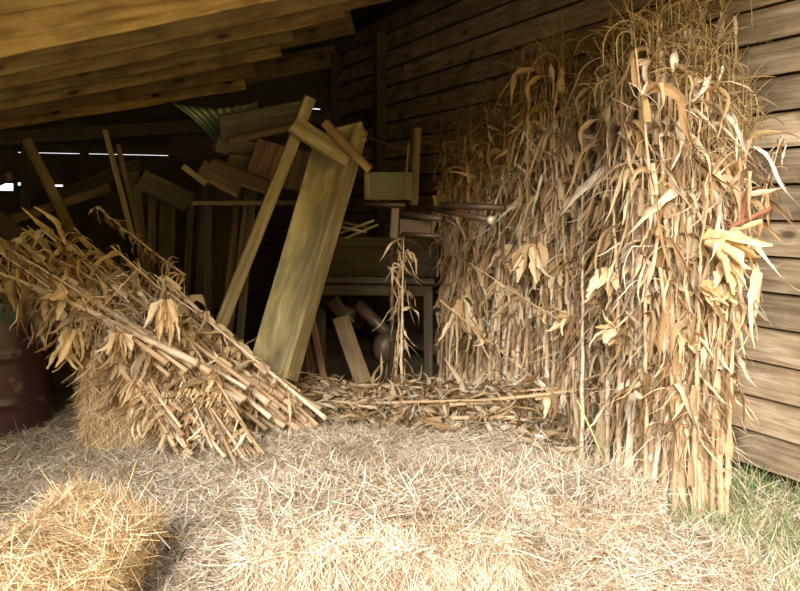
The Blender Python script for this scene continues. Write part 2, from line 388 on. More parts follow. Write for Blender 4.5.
def add_ear(mb, cob, o, d, L, r, nleaf=8, open_=.35, W=.055, g=DOWN):
    d = d.normalized(); u = d.orthogonal().normalized(); v = d.cross(u)
    for k in range(nleaf):
        a = 2*PI*k/nleaf+r.uniform(-.4, .4); rd = u*math.cos(a)+v*math.sin(a)
        add_leaf(mb, o+rd*.012, d+rd*(.25+open_*r.uniform(0, 1.1)), L*r.uniform(.65, 1.25), W*r.uniform(.6, 1.2), r, g, .5+open_*r.uniform(0, 1.5), None, 8, .09, .14, .5, .9)
    if cob is not None:
        cp = [o+d*(L*t) for t in (.1, .3, .6, .8, .95, 1.02)]
        cob.tube(cp, [.012, .017, .018, .016, .011, .004], 10)
def make_tassel(top, r, n=9, L=.24):
    mb = MB()
    mb.tube([top, top+Vector((0, 0, .1)), top+Vector((r.uniform(-.02, .02), r.uniform(-.02, .02), .26))], [.004, .003, .0015], 5)
    for k in range(n):
        az = r.uniform(0, 6.28); o = top+Vector((0, 0, r.uniform(-.02, .14)))
        pts = leaf_path(o, az, r.uniform(.2, 1.4), L*r.uniform(.5, 1.2), r.choice((.3, 1.0, 2.2, 3.2))*r.uniform(.6, 1.2), 7, r.uniform(-2, 2), r)
        mb.tube(pts, [.0026]*7+[.0012], 4)
        for q in range(2, 7, 1):
            aa = r.uniform(0, 6.28); mb.tube([pts[q], pts[q]+Vector((math.cos(aa)*.007, math.sin(aa)*.007, -.010))], [.002, .0008], 3, False)
    return mb
def corn_proto(seed, H, style, g=DOWN):
    """returns list of (part name, mesh)"""
    global R0
    r = random.Random(seed); parts = []; R0 = r.uniform(.85, 1.3)*(1.2 if style == 'lying' else 1.1)
    st = MB(); pts, rad = stem_path(H, r, r.uniform(.02, .22) if style == 'stand' else r.uniform(.0, .16))
    st.tube(pts, rad, 9)
    nn = int(H/.16); fol = MB(); az = r.uniform(0, 6.28)
    for i in range(1, nn):
        z = i*.16*H/(nn*.16); o = at_h(pts, z); f = z/H; az += PI+r.uniform(-.7, .7)
        if r.random() < .6:                               # sheath wrapping the stem above the node
            rd = Vector((math.cos(az), math.sin(az), 0)); pp = [at_h(pts, z+.01+.14*k/4)+rd*((.016*(1-.6*f)+.003)*R0+.004*k*r.random()) for k in range(5)]
            fol.ribbon(pp, [Vector((-math.sin(az), math.cos(az), 0))]*5, [.018, .020, .017, .015, .010], -.6)
        up = Vector((0, 0, 1))
        def out(a): return Vector((math.cos(a), math.sin(a), 0))
        oo = at_h(pts, z+.1)
        if style == 'stand':
            if f < .2:
                if r.random() < .5: add_leaf(fol, oo, out(az+r.uniform(-1, 1))+up*r.uniform(-3, .6), r.uniform(.12, .28), r.uniform(.02, .04), r, g, 4, 1, 9, .15)
            elif f < .5:
                for _ in range(r.choice((1, 1, 2))): add_leaf(fol, oo, out(az+r.uniform(-1, 1))+up*r.uniform(.8, 3.6), r.uniform(.25, .5), r.uniform(.025, .05), r, g, 4.5, r.choice((1, 2)), 12, .13)
            elif f < .7:
                for _ in range(r.choice((1, 2, 2))): add_leaf(fol, oo, out(az+r.uniform(-1, 1))+up*r.uniform(.6, 3.0), r.uniform(.32, .66), r.uniform(.028, .060), r, g, r.uniform(3, 4.5), r.choice((1, 2, 3, None)), 12, .13)
            else:
                for _ in range(r.choice((1, 2, 2))): add_leaf(fol, oo, out(az+r.uniform(-1, 1))+up*r.uniform(.8, 3.0), r.uniform(.30, .60), r.uniform(.02, .055), r, g, r.uniform(1.8, 4.5), r.choice((2, 3, 4, 5, None)), 12, .15)
            for _ in range(2): add_leaf(fol, oo, out(r.uniform(0, 6.28))+up*r.uniform(-1, 1.5), r.uniform(.15, .45), r.uniform(.004, .011), r, g, r.uniform(1, 4), None, 8, .25)
        else:
            for _ in range(r.choice((1, 2, 2))): add_leaf(fol, oo, out(az+r.uniform(-1, 1))+up*r.uniform(.6, 4.0), r.uniform(.15, .46), r.uniform(.02, .07), r, g, r.uniform(.8, 4), r.choice((1, 2, 3, None)), 10, .22, .3, .4)
            for _ in range(5): add_leaf(fol, oo, out(r.uniform(0, 6.28))+up*r.uniform(-1.5, 2), r.uniform(.12, .42), r.uniform(.004, .013), r, g, r.uniform(1, 3), None, 8, .28)
    parts.append(('stem', st.mesh('stem', M['stem'], True)))
    if r.random() < .55:
        ear = MB(); hz = H*r.uniform(.36, .6); aa = r.uniform(0, 6.28)
        add_ear(ear, None, at_h(pts, hz), Vector((math.cos(aa), math.sin(aa), 0))*.7+g*r.uniform(-.3, 1.2), r.uniform(.14, .22), r, 7, r.uniform(.1, 1.0), .055, g)
        parts.append(('corn_ear', ear.mesh('corn_ear', M['husk'], True)))
    parts.append(('foliage', fol.mesh('foliage', M['leaf'], True)))
    if style == 'stand': parts.append(('tassel', make_tassel(pts[-1], r, r.randint(9, 15), .26).mesh('tassel', M['tassel'], False)))
    return parts
def local_g(axis): return Vector((0, 0, 1)).rotation_difference(axis.normalized()).inverted() @ DOWN
PROT = [corn_proto(100+i, R.uniform(2.05, 2.35), 'stand') for i in range(16)]
LYING = [corn_proto(300+i, R.uniform(1.55, 1.9), 'lying', local_g(Vector((-.62, .2, .55)))) for i in range(10)]
FLAT = [corn_proto(400+i, R.uniform(1.5, 1.8), 'lying', local_g(Vector((-1 if i % 2 else 1, .2, .03)))) for i in range(8)]
def place_stalk(parts, base, axis, spin, sc, label, group=None, name='corn_stalk', skip=()):
    t = thing(name, label, 'corn stalk', base, group)
    q = Vector((0, 0, 1)).rotation_difference(axis.normalized()) @ Quaternion((0, 0, 1), spin)
    t.rotation_mode = 'QUATERNION'; t.rotation_quaternion = q; t.scale = (sc,)*3
    for nme, me in parts:
        if nme in skip: continue
        o = bpy.data.objects.new(nme, me); C.objects.link(o); o.parent = t
    return t

FRONT = [(.36, 7.0), (.6, 6.5), (.98, 5.9), (1.12, 5.25), (1.22, 4.85), (1.40, 4.55), (1.50, 4.50), (1.63, 4.60)]
def front_pt(t):
    f = t*(len(FRONT)-1); i = min(int(f), len(FRONT)-2); a, b = FRONT[i], FRONT[i+1]; k = f-i
    return a[0]+(b[0]-a[0])*k, a[1]+(b[1]-a[1])*k
GR = {
 'far': ('dry corn stalk in the dark far end of the shock, left of the pipe end', 'standing stalks at the far end of the shock'),
 'mid': ('dry brown corn stalk standing in the middle of the shock against the siding', 'standing stalks in the middle of the shock'),
 'near': ('dry corn stalk standing in grass in the part of the shock before the rightmost bundle', 'standing stalks left of the rightmost bundle'),
 'edge': ('tall pale corn stalk in the rightmost bundle beside the bare siding', 'standing stalks of the rightmost bundle')}
def grp(x, y):
    px = 400+F*x/y
    return 'far' if px < 520 else 'mid' if px < 598 else 'near' if px < 675 else 'edge'
cnt = 0
for i in range(275):
    t = R.random()**1.15 if i > 40 else i/40
    x, y = front_pt(t)
    dpt = 0 if i <= 40 else R.random()
    s0 = x*SX+y*SY; gap = max(.0, 3.95-.30-s0)
    x += SX*gap*dpt*.85+R.uniform(-.06, .06); y += SY*gap*dpt*.85+R.uniform(-.06, .06)
    if x*SX+y*SY > 3.60 or x/y > .362 or (x/y > .352 and R.random() < .5): continue
    s0 = x*SX+y*SY; room = 3.80-s0
    lean = min(.22, room-.1)*R.uniform(.3, .9)/2.2*(.4 if x/y > .3 else 1)
    k = (y-4.5)/2.5
    H = float(np.interp(y, [4.5, 6.1, 7.1], [2.58, 2.55, 2.08]))*R.uniform(.84, 1.05) * (.90 if x/y > .335 else 1)
    ax = Vector((SX*lean+R.gauss(0, .035), SY*lean+R.gauss(0, .035), 1))
    if R.random() < .12: ax += Vector((R.uniform(-.14, .06), R.uniform(-.1, .1), 0))
    lab, g = GR[grp(x, y)]
    z = float(max(0, hay_h(np.array([x]), np.array([y]))[0]-.06))
    place_stalk(PROT[R.randrange(16)], (x, y, z), ax, R.uniform(0, 6.28), H/2.35, lab, g); cnt += 1
print('standing stalks', cnt)

# lone ragged stalk in front of the dark gap
place_stalk(PROT[3], P(402, 408, 6.0), Vector((-.03, 0, 1)), 1.0, .56, 'thin ragged corn stalk standing alone before the dark gap', None, skip=('corn_ear',))
place_stalk(PROT[8], P(393, 408, 6.05), Vector((.085, 0, 1)), 3.0, .52, 'second thin corn stalk leaning against the lone one before the dark gap', None, skip=('corn_ear',))
# stalk leaning out to the right over the siding
place_stalk(PROT[5], P(722, 330, 4.75), Vector((.30, .02, 1)), 2.0, .50, 'yellow corn stalk top sticking out right across the siding', None, skip=('tassel', 'corn_ear'))
# stalks slanting across the front of the shock
for k, (a, b, Y, lab) in enumerate([((600, 345), (470, 268), 5.6, 'dark stalk slanting across the middle of the shock'),
                                ((440, 300), (545, 395), 5.9, 'stalk leaning left to right at the far foot of the shock'),
                                ((660, 470), (612, 290), 4.75, 'slanting pale stalk at the front of the near shock')]):
    A, B = P(*a, Y), P(*b, Y); place_stalk(LYING[k], A, B-A, k, (B-A).length/1.75, lab, None)
# green stem in front
mb = MB(); A, B = P(608, 470, 4.9), P(577, 400, 4.9); A.z = max(A.z, .1)
mb.tube([A, A.lerp(B, .5)+Vector((0, 0, .01)), B], [.007, .006, .004], 8)
tag(link('green_stem', mb.mesh('green_stem', M['greenstem'], True)), 'bent yellow-green stem leaning on the foot of the shock', 'plant stem')
# large opened ears at the right edge of the shock
def ear_thing(label, px, py, Y, az, e, L, W, op, cob=True, n=8):
    o = P(px, py, Y); t = thing('corn_ear', label, 'ear of corn', o); r = random.Random(px)
    h = MB(); c = MB() if cob else None
    add_ear(h, c, Vector((0, 0, 0)), Vector((math.cos(az)*math.cos(e), math.sin(az)*math.cos(e), math.sin(e))), L, r, n, op, W)
    link('husk', h.mesh('husk', M['husk'], True), t)
    if cob: link('cob', c.mesh('cob', M['cob'], True), t)
    return t
ear_thing('big pale open husk sticking out sideways over the siding, below the red cobs', 704, 243, 4.38, -.35, .06, .27, .10, .3, False, 7)
ear_thing('pale husk drooping under the largest open one at the shock edge', 728, 262, 4.42, -1.0, -1.1, .17, .08, .6, False)
ear_thing('small twisted pale husk at the right edge of the shock', 700, 290, 4.42, -.4, -.1, .17, .06, .3, False)
ear_thing('brown husk hanging left of the upper middle of the shock', 668, 195, 4.7, -1.6, -1.2, .22, .07, .3, False)
ear_thing('tan husk bending out at the left of the near shock', 606, 270, 4.9, -2.0, -.7, .2, .075, .5, False)
ear_thing('pale husk poking up at the foot of the middle of the shock', 607, 345, 4.9, .6, .5, .18, .065, .2, False)
ear_thing('brown curled husk in the far part of the shock', 532, 245, 5.7, -1.9, -1.0, .24, .08, .3, False)
ear_thing('white tattered husk bundle at the far left of the shock', 462, 300, 6.2, -1.6, -1.45, .40, .045, .25, False, 14)
for k, (a, b, lab) in enumerate([((728, 228), (772, 208), 'red bare corn cob sticking out to the right above the open husk'),
                                 ((741, 222), (749, 186), 'red bare corn cob pointing up behind the open husk')]):
    A, B = P(*a, 4.45), P(*b, 4.45); c = MB()
    c.tube([A.lerp(B, t) for t in (0, .1, .5, .85, 1)], [.008, .014, .015, .012, .005], 10)
    tag(link('corn_cob', c.mesh('corn_cob', M['cob'], True)), lab, 'corn cob')

# fallen stalk pile at left
pile_lab = [('dry corn stalk in the upper layer of the fallen pile, butt end to the right', 'fallen stalks in the upper layer of the pile'),
            ('dry corn stalk in the steep lower front of the fallen pile', 'fallen stalks in the lower front of the pile')]
def fallen(A, B, layer, k):
    L = (B-A).length
    place_stalk(LYING[R.randrange(10)], A, B-A, R.uniform(-.35, .35), L/R.uniform(1.6, 1.85), *pile_lab[layer], name='fallen_corn_stalk')
for i in range(46):     # upper layer, long and flatter
    t = R.random(); dz = R.uniform(0, 45)
    A = P(178+150*t+R.uniform(-22, 18), 385+38*t+R.uniform(-12, 25), 4.7+.45*t+R.uniform(-.05, .1))
    B = P(12+95*t+R.uniform(-20, 34), 264-30*t+dz*.9, 5.2+R.uniform(-.12, .25))
    fallen(A, B, 0, i)
for i in range(9):     # tops draped over the drum
    A = P(R.uniform(150, 215), R.uniform(350, 415), R.uniform(4.55, 4.7)); B = P(R.uniform(-25, 30), R.uniform(235, 262), R.uniform(4.95, 5.15))
    fallen(A, B, 0, i)
for i in range(40):     # lower front
    t = R.random()
    A = P(165+90*t+R.uniform(-22, 22), 440+20*t+R.uniform(-16, 12), 4.6+R.uniform(-.12, .12))
    B = P(45+130*t+R.uniform(-22, 25), 285+30*t+R.uniform(-5, 30), 4.98+R.uniform(-.15, .1))
    fallen(A, B, 1, i)
for (a, Ya, b, Yb, lab) in [((250, 385), 4.75, (58, 240), 5.2, 'long pale corn stalk lying on top across the fallen pile'),
        ((325, 418), 4.9, (150, 268), 5.2, 'whitish split stalk at the right edge of the fallen pile'),
        ((185, 275), 5.4, (98, 213), 5.5, 'stalk pointing up at the peak of the fallen pile'),
        ((70, 345), 4.75, (135, 268), 4.85, 'short stalk crossing the fallen pile the other way'),
        ((175, 470), 4.4, (215, 420), 4.45, 'short stub leaning crosswise at the foot of the fallen pile')]:
    A, B = P(*a, Ya), P(*b, Yb); place_stalk(LYING[R.randrange(9)], A, B-A, R.uniform(-.3, .3), (B-A).length/1.75, lab, name='fallen_corn_stalk')
ear_thing('pale shredded husk hanging on the front of the fallen pile', 166, 300, 4.62, -1.4, -1.45, .20, .05, .35, False, 12)
ear_thing('brown husk cluster hanging beside the maroon drum', 72, 330, 4.70, -1.8, -1.3, .2, .055, .5, False, 12)
ear_thing('curled tan husk in the lower front of the fallen pile', 122, 335, 4.6, -1.3, -.9, .15, .045, .7, False, 10)

# litter of stalks between pile and shock
for i in range(26):
    x = R.uniform(-.8, .75); y = R.uniform(5.35, 5.95)+.12*abs(x)
    a = R.choice([0, PI])+R.uniform(-.5, .35); z = float(hay_h(np.array([x]), np.array([y]))[0])+R.uniform(.02, .20)
    d = Vector((math.cos(a), math.sin(a)*.6, R.uniform(-.08, .14)))
    place_stalk(FLAT[2*R.randrange(4)+(1 if d.x < 0 else 0)], Vector((x, y, z))-d*.3, d, R.uniform(-.4, .4), R.uniform(.5, .85), 'broken corn stalk lying in the litter between the pile and the shock', 'broken stalks in the litter behind the straw', name='broken_corn_stalk')

mb = MB(); r = random.Random(77)
for i in range(2900):
    x = r.uniform(-1.0, 1.25); y = r.uniform(5.15, 6.1)
    if y < 5.35+.1*math.sin(x*7) and r.random() < .8: continue
    z = float(hay_h(np.array([x]), np.array([y]))[0])+r.uniform(.0, .24)*(1-abs(y-5.65)/.6)
    a = r.uniform(0, 6.28)
    add_leaf(mb, Vector((x, y, z)), Vector((math.cos(a), math.sin(a)*.6, r.uniform(-.1, .5))), r.uniform(.08, .32), r.uniform(.012, .05), r, DOWN, r.uniform(.2, 1.6), None, 7, .22, .3, .3)
lit = link('corn_leaf_litter', mb.mesh('corn_leaf_litter', M['leaf'], True)); lit['kind'] = 'stuff'
tag(lit, 'crumpled brown corn leaves littering the floor between the pile and the shock', 'corn leaves')

# ------------------------------------------------------------------ grass
def grass(name, label, n, x0, x1, y0, y1, keep, mat, Lr, wr, lift):
    f0 = lambda x, y: np.maximum(hay_h(x, y), 0); n0 = lambda x, y: np.tile([0., 0., 1.], (len(x), 1))
    x = rng.uniform(x0, x1, n); y = rng.uniform(y0, y1, n); k = keep(x, y); x = x[k]; y = y[k]; n = len(x)
    a = rng.uniform(0, 2*PI, n); d = unit(np.stack([np.cos(a), np.sin(a), rng.uniform(*lift, n)], 1))
    L = rng.uniform(*Lr, n); nr = np.tile([0., 0., 1.], (n, 1))
    v, q = strand_arrays(np.stack([x, y, f0(x, y)], 1), d, nr, L, rng.uniform(*wr, n), rng.uniform(.1, .45, n))
    o = link(name, np_mesh(name, [(v, q, 0)], [mat])); o['kind'] = 'stuff'; tag(o, label, 'grass')
wallx = lambda x, y: (x*SX+y*SY) < 3.90
edge_f = lambda x, y: hay_h(x, y) < .05
clump = lambda x, y: (np.sin(x*7+1)*np.cos(y*6.3)+.5*np.sin(x*17+y*13)) > rng.uniform(-1.2, 1.1, len(x))
grass('green_grass', 'green grass growing at the foot of the shock and siding', 16000, .9, 2.8, 3.5, 5.4, lambda x, y: wallx(x, y) & edge_f(x, y) & clump(x, y) & (rng.random(len(x)) < sm(3.6, 4.3, y)+.12), M['grass'], (.03, .15), (.0010, .0022), (.2, 2.2))
grass('dry_grass', 'pale dry grass at the bottom right of the yard', 26000, .9, 2.6, 3.0, 5.2, lambda x, y: wallx(x, y) & (hay_h(x, y) < .10) & (rng.random(len(x)) < 1.0-.75*sm(3.9, 4.4, y)), M['drygrass'], (.05, .16), (.001, .002), (.1, 1.3))

# ------------------------------------------------------------------ the barn
mb = MB(); mb.box((-30, -14, -.2), (30, 22, -.0), None, 1); structure('floor', mb.mesh('floor', M['soil']))
BARN = Matrix(((-SY, SX, 0, 0), (SX, SY, 0, 0), (0, 0, 1, 0), (0, 0, 0, 1)))     # local X = w, local Y = s (mirrored frame avoided below)
def barn_frame(s, w, z=0):                # local X into the barn, local Y away from the siding, Z up
    m = Matrix(((-SY, -SX, 0, 0), (SX, -SY, 0, 0), (0, 0, 1, 0), (0, 0, 0, 1))); m.translation = bw(s, w, z); return m
mb = MB(); E = .2; r = random.Random(5)
for k in range(18):
    z = .1+E*k; w = 1.6; 
    while w < 11.2:
        L = r.uniform(3.2, 4.6); w1 = min(11.3, w+L)
        if k == 6 and w < 2: w1 = 3.42
        b = len(mb.v); nx = max(2, int((w1-w)*4))
        for i in range(nx+1):
            x = w+.002+(w1-w-.004)*i/nx; j = .004*noise.noise(Vector((x*1.5, k*7.1, 0)))
            gp = .013+.0022*max(0, x-3.5)
            for (yy, zz) in ((.045+j, z+j), (.020+j, z+E-gp), (-.002, z+E-gp), (.020, z+j)): mb.v.append(Vector((x, yy, zz)))
        for i in range(nx):
            a = b+4*i
            for q in range(4): mb.f.append((a+q, a+4+q, a+4+(q+1) % 4, a+(q+1) % 4)); mb.m.append(0)
        mb.f.append((b, b+1, b+2, b+3)); mb.m.append(0); e = b+4*nx; mb.f.append((e+3, e+2, e+1, e)); mb.m.append(0)
        w = w1
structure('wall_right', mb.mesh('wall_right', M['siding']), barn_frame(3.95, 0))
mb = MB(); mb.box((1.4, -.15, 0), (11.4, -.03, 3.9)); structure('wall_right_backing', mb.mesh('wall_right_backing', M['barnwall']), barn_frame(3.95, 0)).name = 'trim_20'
# back wall with light gaps
WB = 10.95
gaps = [(2.10, 3.0, 2.167, 2.172), (3.1, 3.75, 2.166, 2.171), (3.80, 3.98, 1.74, 1.82), (3.62, 3.75, 1.80, 1.83), (3.28, 3.40, 1.79, 1.81), (.19, .52, 2.80, 2.81), (.02, .075, 2.76, 3.02)]
def cuts(lo, hi, extra, step):
    c = {lo, hi}; c.update(extra); z = lo
    while z < hi: c.add(round(z, 3)); z += step
    return sorted(c)
us = cuts(-1.2, 9.0, [g for a in gaps for g in a[:2]], 99); zs = cuts(0, 4.0, [g for a in gaps for g in a[2:]], .25)
mb = MB()
for u0, u1 in zip(us, us[1:]):
    for z0, z1 in zip(zs, zs[1:]):
        um, zm = (u0+u1)/2, (z0+z1)/2
        if any(a <= um <= b and c <= zm <= d for a, b, c, d in gaps): continue
        mb.box((u0, 0, z0), (u1, .03, z1))
m = Matrix(((-SX, SY, 0, 0), (-SY, -SX, 0, 0), (0, 0, 1, 0), (0, 0, 0, 1))); m.translation = Vector((-.85, 11.6, 0))
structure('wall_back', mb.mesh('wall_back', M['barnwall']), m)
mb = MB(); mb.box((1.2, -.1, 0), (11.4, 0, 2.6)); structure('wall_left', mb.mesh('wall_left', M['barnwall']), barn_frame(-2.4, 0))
# roof: z = Z0 + A*s at the joists' lower edge
Z0, AS = 2.37, .29
def slab(name, s0, s1, w0, w1, dz, t, mat, a=AS, z0=Z0):
    mb = MB(); A = bw(s0, (w0+w1)/2, z0+a*s0+dz); B = bw(s1, (w0+w1)/2, z0+a*s1+dz)
    L = (B-A).length; W = (w1-w0)
    mb.box((0, -W/2, 0), (L, W/2, t), None, 6, .0)
    return mb, frame(A, B, 0, Vector((0, 0, 1)))
ROOF_FRONT = 2.0
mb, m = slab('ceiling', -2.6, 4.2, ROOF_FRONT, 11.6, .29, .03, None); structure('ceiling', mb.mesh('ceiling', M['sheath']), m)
joists = [ (2.6, 3.9, AS), (3.3, 3.9, AS), (4.05, 3.9, AS), (5.3, 2.6, .30), (6.0, 2.75, AS), (6.8, 2.51, .285), (7.5, 2.30, .27), (8.3, 2.43, .255), (9.3, 2.45, .235), (10.3, 2.6, .21),
          (8.75, 3.35, .28), (7.9, 3.9, .33), (10.75, 3.9, .25)]
for i, (w, s1, a) in enumerate(joists):
    z0 = Z0+(.05 if i in (10, 11) else 0)
    A = bw(-2.4, w, z0-a*2.4+.1); B = bw(s1, w, z0+a*s1+.1)
    mb = MB(); L = (B-A).length; mb.box((0, -.1, -.022), (L, .17, .022), None, 12, .02, i*3.3)
    o = structure('trim_%d' % (i+1), mb.mesh('trim', M['joist']), frame(A, B, 0, bw(0, -1, 0)))
    bv = o.modifiers.new('b', 'BEVEL'); bv.width = .004
# wall posts on the siding's inner end
for i, w in enumerate((9.2, 10.7)):
    mb = MB(); mb.box((w, .035, 0), (w+.12, .14, 3.5)); structure('trim_%d' % (21+i), mb.mesh('trim', M['sheath']), barn_frame(3.95, 0))
# tie beam under the eave at the back left
A, B = P(-20, 140, 9.2), P(330, 118, 10.6); mb = MB(); mb.box((0, -.07, -.05), ((B-A).length, .07, .05), None, 8, .01)
structure('trim_24', mb.mesh('trim', M['sheath']), frame(A, B))

# ------------------------------------------------------------------ drum
c = P(3, 380, 5.45); mb = MB(); prof = [(.29, .0), (.295, .015)]
rr = .285
for z in np.linspace(.03, .85, 60):
    b = sum(.014*math.exp(-((z-q)/.016)**2) for q in (.30, .575)); prof.append((rr+b, z))
me = MB(); me.lathe(prof+[(rr, .865)], 56)
t = thing('steel_drum', 'maroon steel drum with a worn blue-grey rim, left of the upright bale', 'drum', (c.x, c.y, .12))
link('drum_body', me.mesh('drum_body', M['drum'], True), t)
rim = MB(); rim.lathe([(.287, .78), (.289, .86), (.298, .87), (.302, .885), (.298, .90), (.285, .90), (.278, .885), (.2, .88), (.01, .88)], 56)
link('rim', rim.mesh('rim', M['drumrim'], True), t)
bl = MB(); bl.tube([Vector((.265, -.12, .66)), Vector((.30, -.145, .66))], [.02, .018], 12); link('bung', bl.mesh('bung', M['drumrim'], True), t)

# ------------------------------------------------------------------ big leaning trough and boards
t = thing('wooden_trough', 'large olive wooden trough standing on end, leaning right at centre', 'trough', P(280, 365, 5.4))
A, B = P(268, 378, 5.30), P(336, 138, 5.75)
plank('wide_board', A, B, .255, .035, M['trough'], .06, t)
plank('side_rail', P(289, 380, 5.25), P(361, 128, 5.68), .13, .035, M['olive'], 1.05, t)
plank('side_rail', P(252, 372, 5.40), P(318, 150, 5.80), .10, .03, M['brownp'], 1.5, t)
plank('end_block', P(328, 140, 5.72), P(364, 131, 5.68), .13, .06, M['olive'], .1, t)
plank('cleat', P(293, 124, 5.50), P(349, 160, 5.52), .12, .035, M['olive'], -.5, t)
plank('edge_strip', P(324, 122, 5.48), P(370, 170, 5.50), .045, .04, M['orangep'], .4, t)
def board(label, a, Ya, b, Yb, w, th, mat, roll=0, name='wooden_board', cat='board', group=None):
    return tag(plank(name, P(*a, Ya), P(*b, Yb), w, th, M[mat], roll), label, cat, group)
board('narrow pale timber leaning left of the big trough', (212, 348), 5.25, (310, 98), 5.6, .075, .045, 'olive', .3, 'timber', 'timber')
bolt = MB(); 
board('leaning timber at the far left, its top under the roof boards', (72, 232), 6.6, (27, 140), 6.9, .075, .05, 'olive', .3, 'timber', 'timber')
board('slim pole leaning left of the grey boards, tallest of the left ones', (133, 240), 6.0, (105, 130), 6.2, .035, .03, 'olive', .2, 'timber', 'timber')
board('dark timber close behind the slim pole', (142, 245), 6.2, (118, 145), 6.4, .035, .03, 'brownp', .2, 'timber', 'timber')
board('grey board standing behind the slim pole', (152, 330), 6.1, (134, 172), 6.5, .07, .02, 'greyp', .1)
board('long rail slanting up to the right behind the fallen pile', (5, 222), 6.6, (110, 188), 7.0, .07, .05, 'brownp', .0, 'timber', 'timber')
board('dark beam slanting down to the right at the left edge', (-20, 205), 6.2, (50, 262), 6.0, .12, .06, 'greyp', .0, 'timber', 'timber')
board('short beam end at the left edge of the picture', (-20, 190), 6.4, (10, 176), 6.2, .06, .05, 'brownp', .0, 'timber', 'timber')
board('thin post between the left window gaps', (27, 215), 8.0, (27, 140), 8.0, .09, .05, 'greyp', .0, 'timber', 'timber')
board('dark rail running behind the left timbers', (50, 200), 8.2, (140, 165), 8.4, .12, .05, 'greyp', .0, 'timber', 'timber')
board('grey board leaning right behind the slim pole', (190, 202), 6.6, (140, 178), 6.4, .16, .02, 'greyp', -.4)
# upright dark boards in the back
for i, (x0, x1, w, mt, lb) in enumerate([(150, 153, .06, 'greyp', 'leftmost of the thin upright boards in the dark'), (166, 168, .12, 'barnwall', 'second upright dark board from the left'),
        (186, 192, .05, 'greyp', 'third upright dark board from the left'), (198, 206, .05, 'greyp', 'fourth upright dark board, narrow'),
        (226, 238, .05, 'brownp', 'upright brown board just left of the leaning timber'), (234, 247, .035, 'brownp', 'thin stick behind the leaning timber'),
        (243, 253, .06, 'greyp', 'grey stick closest behind the leaning timber')]):
    board(lb, (x0-(x1-x0)*.9, 405), 6.5, (x1, 190), 6.9, w, .025, mt, .2)
# door-like panel
t = thing('panelled_door', 'dark brown door leaning in the shadow left of the timber', 'door', P(215, 310, 7.1))
plank('door_panel', P(214, 308, 7.1), P(220, 180, 7.2), .33, .03, M['sheath'], 0, t)
for a, b in (((199, 218), (238, 219)), ((197, 262), (236, 262))): plank('rail', P(*a, 7.05), P(*b, 7.05), .05, .02, M['barnwall'], 0, t)
# corrugated tin sheet, curled
mb = MB(); nu, nv = 46, 10; b = 0
for i in range(nu):
    u = i/(nu-1)
    for j in range(nv):
        v = j/(nv-1)
        a = P(172+60*u, 102+3*u, 6.3).lerp(P(222, 142, 6.5), v)
        a = P(172+85*u, 103-4*u+14*math.sin(u*PI*.9)*.5, 6.2+.5*u).lerp(P(218+38*u*u, 146-30*u, 6.4+.4*u), v)
        mb.v.append(a+Vector((0, 0, 0))+Vector((.3, -1, .3)).normalized()*(.012*math.sin(u*nu*1.3)+.10*math.sin(PI*v)*.6))
for i in range(nu-1):
    for j in range(nv-1): a = i*nv+j; mb.f.append((a, a+1, a+nv+1, a+nv)); mb.m.append(0)
o = tag(link('corrugated_sheet', mb.mesh('corrugated_sheet', M['tin'], True)), 'curled green corrugated tin sheet above the lumber stack', 'metal sheet')
sd = o.modifiers.new('s', 'SOLIDIFY'); sd.thickness = .004
# stacked lumber, sheets
board('thin grey sheet lying on top of the lumber stack', (220, 128), 6.0, (300, 112), 6.3, .17, .02, 'greyp', .5, 'plywood_sheet', 'sheet')
board('grey block under the thin sheet, left end', (215, 142), 6.1, (262, 152), 6.3, .13, .10, 'greyp', .2)
board('dark plank below the grey block', (228, 160), 6.1, (268, 165), 6.2, .10, .05, 'brownp', .3)
board('broad reddish board standing behind the leaning timber', (258, 185), 5.95, (272, 143), 6.05, .20, .03, 'redp', .1)
board('second thin sheet sticking out just under the top sheet', (228, 141), 6.0, (305, 124), 6.25, .05, .015, 'brownp', .6, 'plywood_sheet', 'sheet')
board('broad dark board right of the reddish one', (292, 190), 6.1, (300, 150), 6.1, .2, .03, 'brownp', .2)
board('pink-brown plank slanting down under the stack', (212, 164), 5.8, (276, 188), 5.7, .07, .05, 'redp', .4)
board('green-edged stick at the left end of the stack', (183, 166), 5.8, (206, 184), 5.8, .035, .03, 'olive', .1, 'timber', 'timber')
board('brown board under the pink-brown plank', (200, 168), 5.9, (240, 190), 6.0, .12, .03, 'brownp', -.3)
board('grey board end below the stack', (240, 180), 5.95, (278, 193), 5.9, .07, .03, 'greyp', .2)
t = thing('lumber_rack', 'dark rack carrying the stack of lumber and sheets', 'rack', P(230, 350, 6.3))
plank('deck', P(204, 203, 6.25), P(304, 203, 6.25), .75, .03, M['barnwall'], 0, t, facing=Vector((0, 0, 1)))
for px, Y in ((208, 6.5), (300, 6.5), (298, 5.95)): plank('post', Vector(((px-400)/F*Y, Y, 0)), Vector(((px-400)/F*Y, Y, 1.58)), .06, .06, M['barnwall'], 0, t)
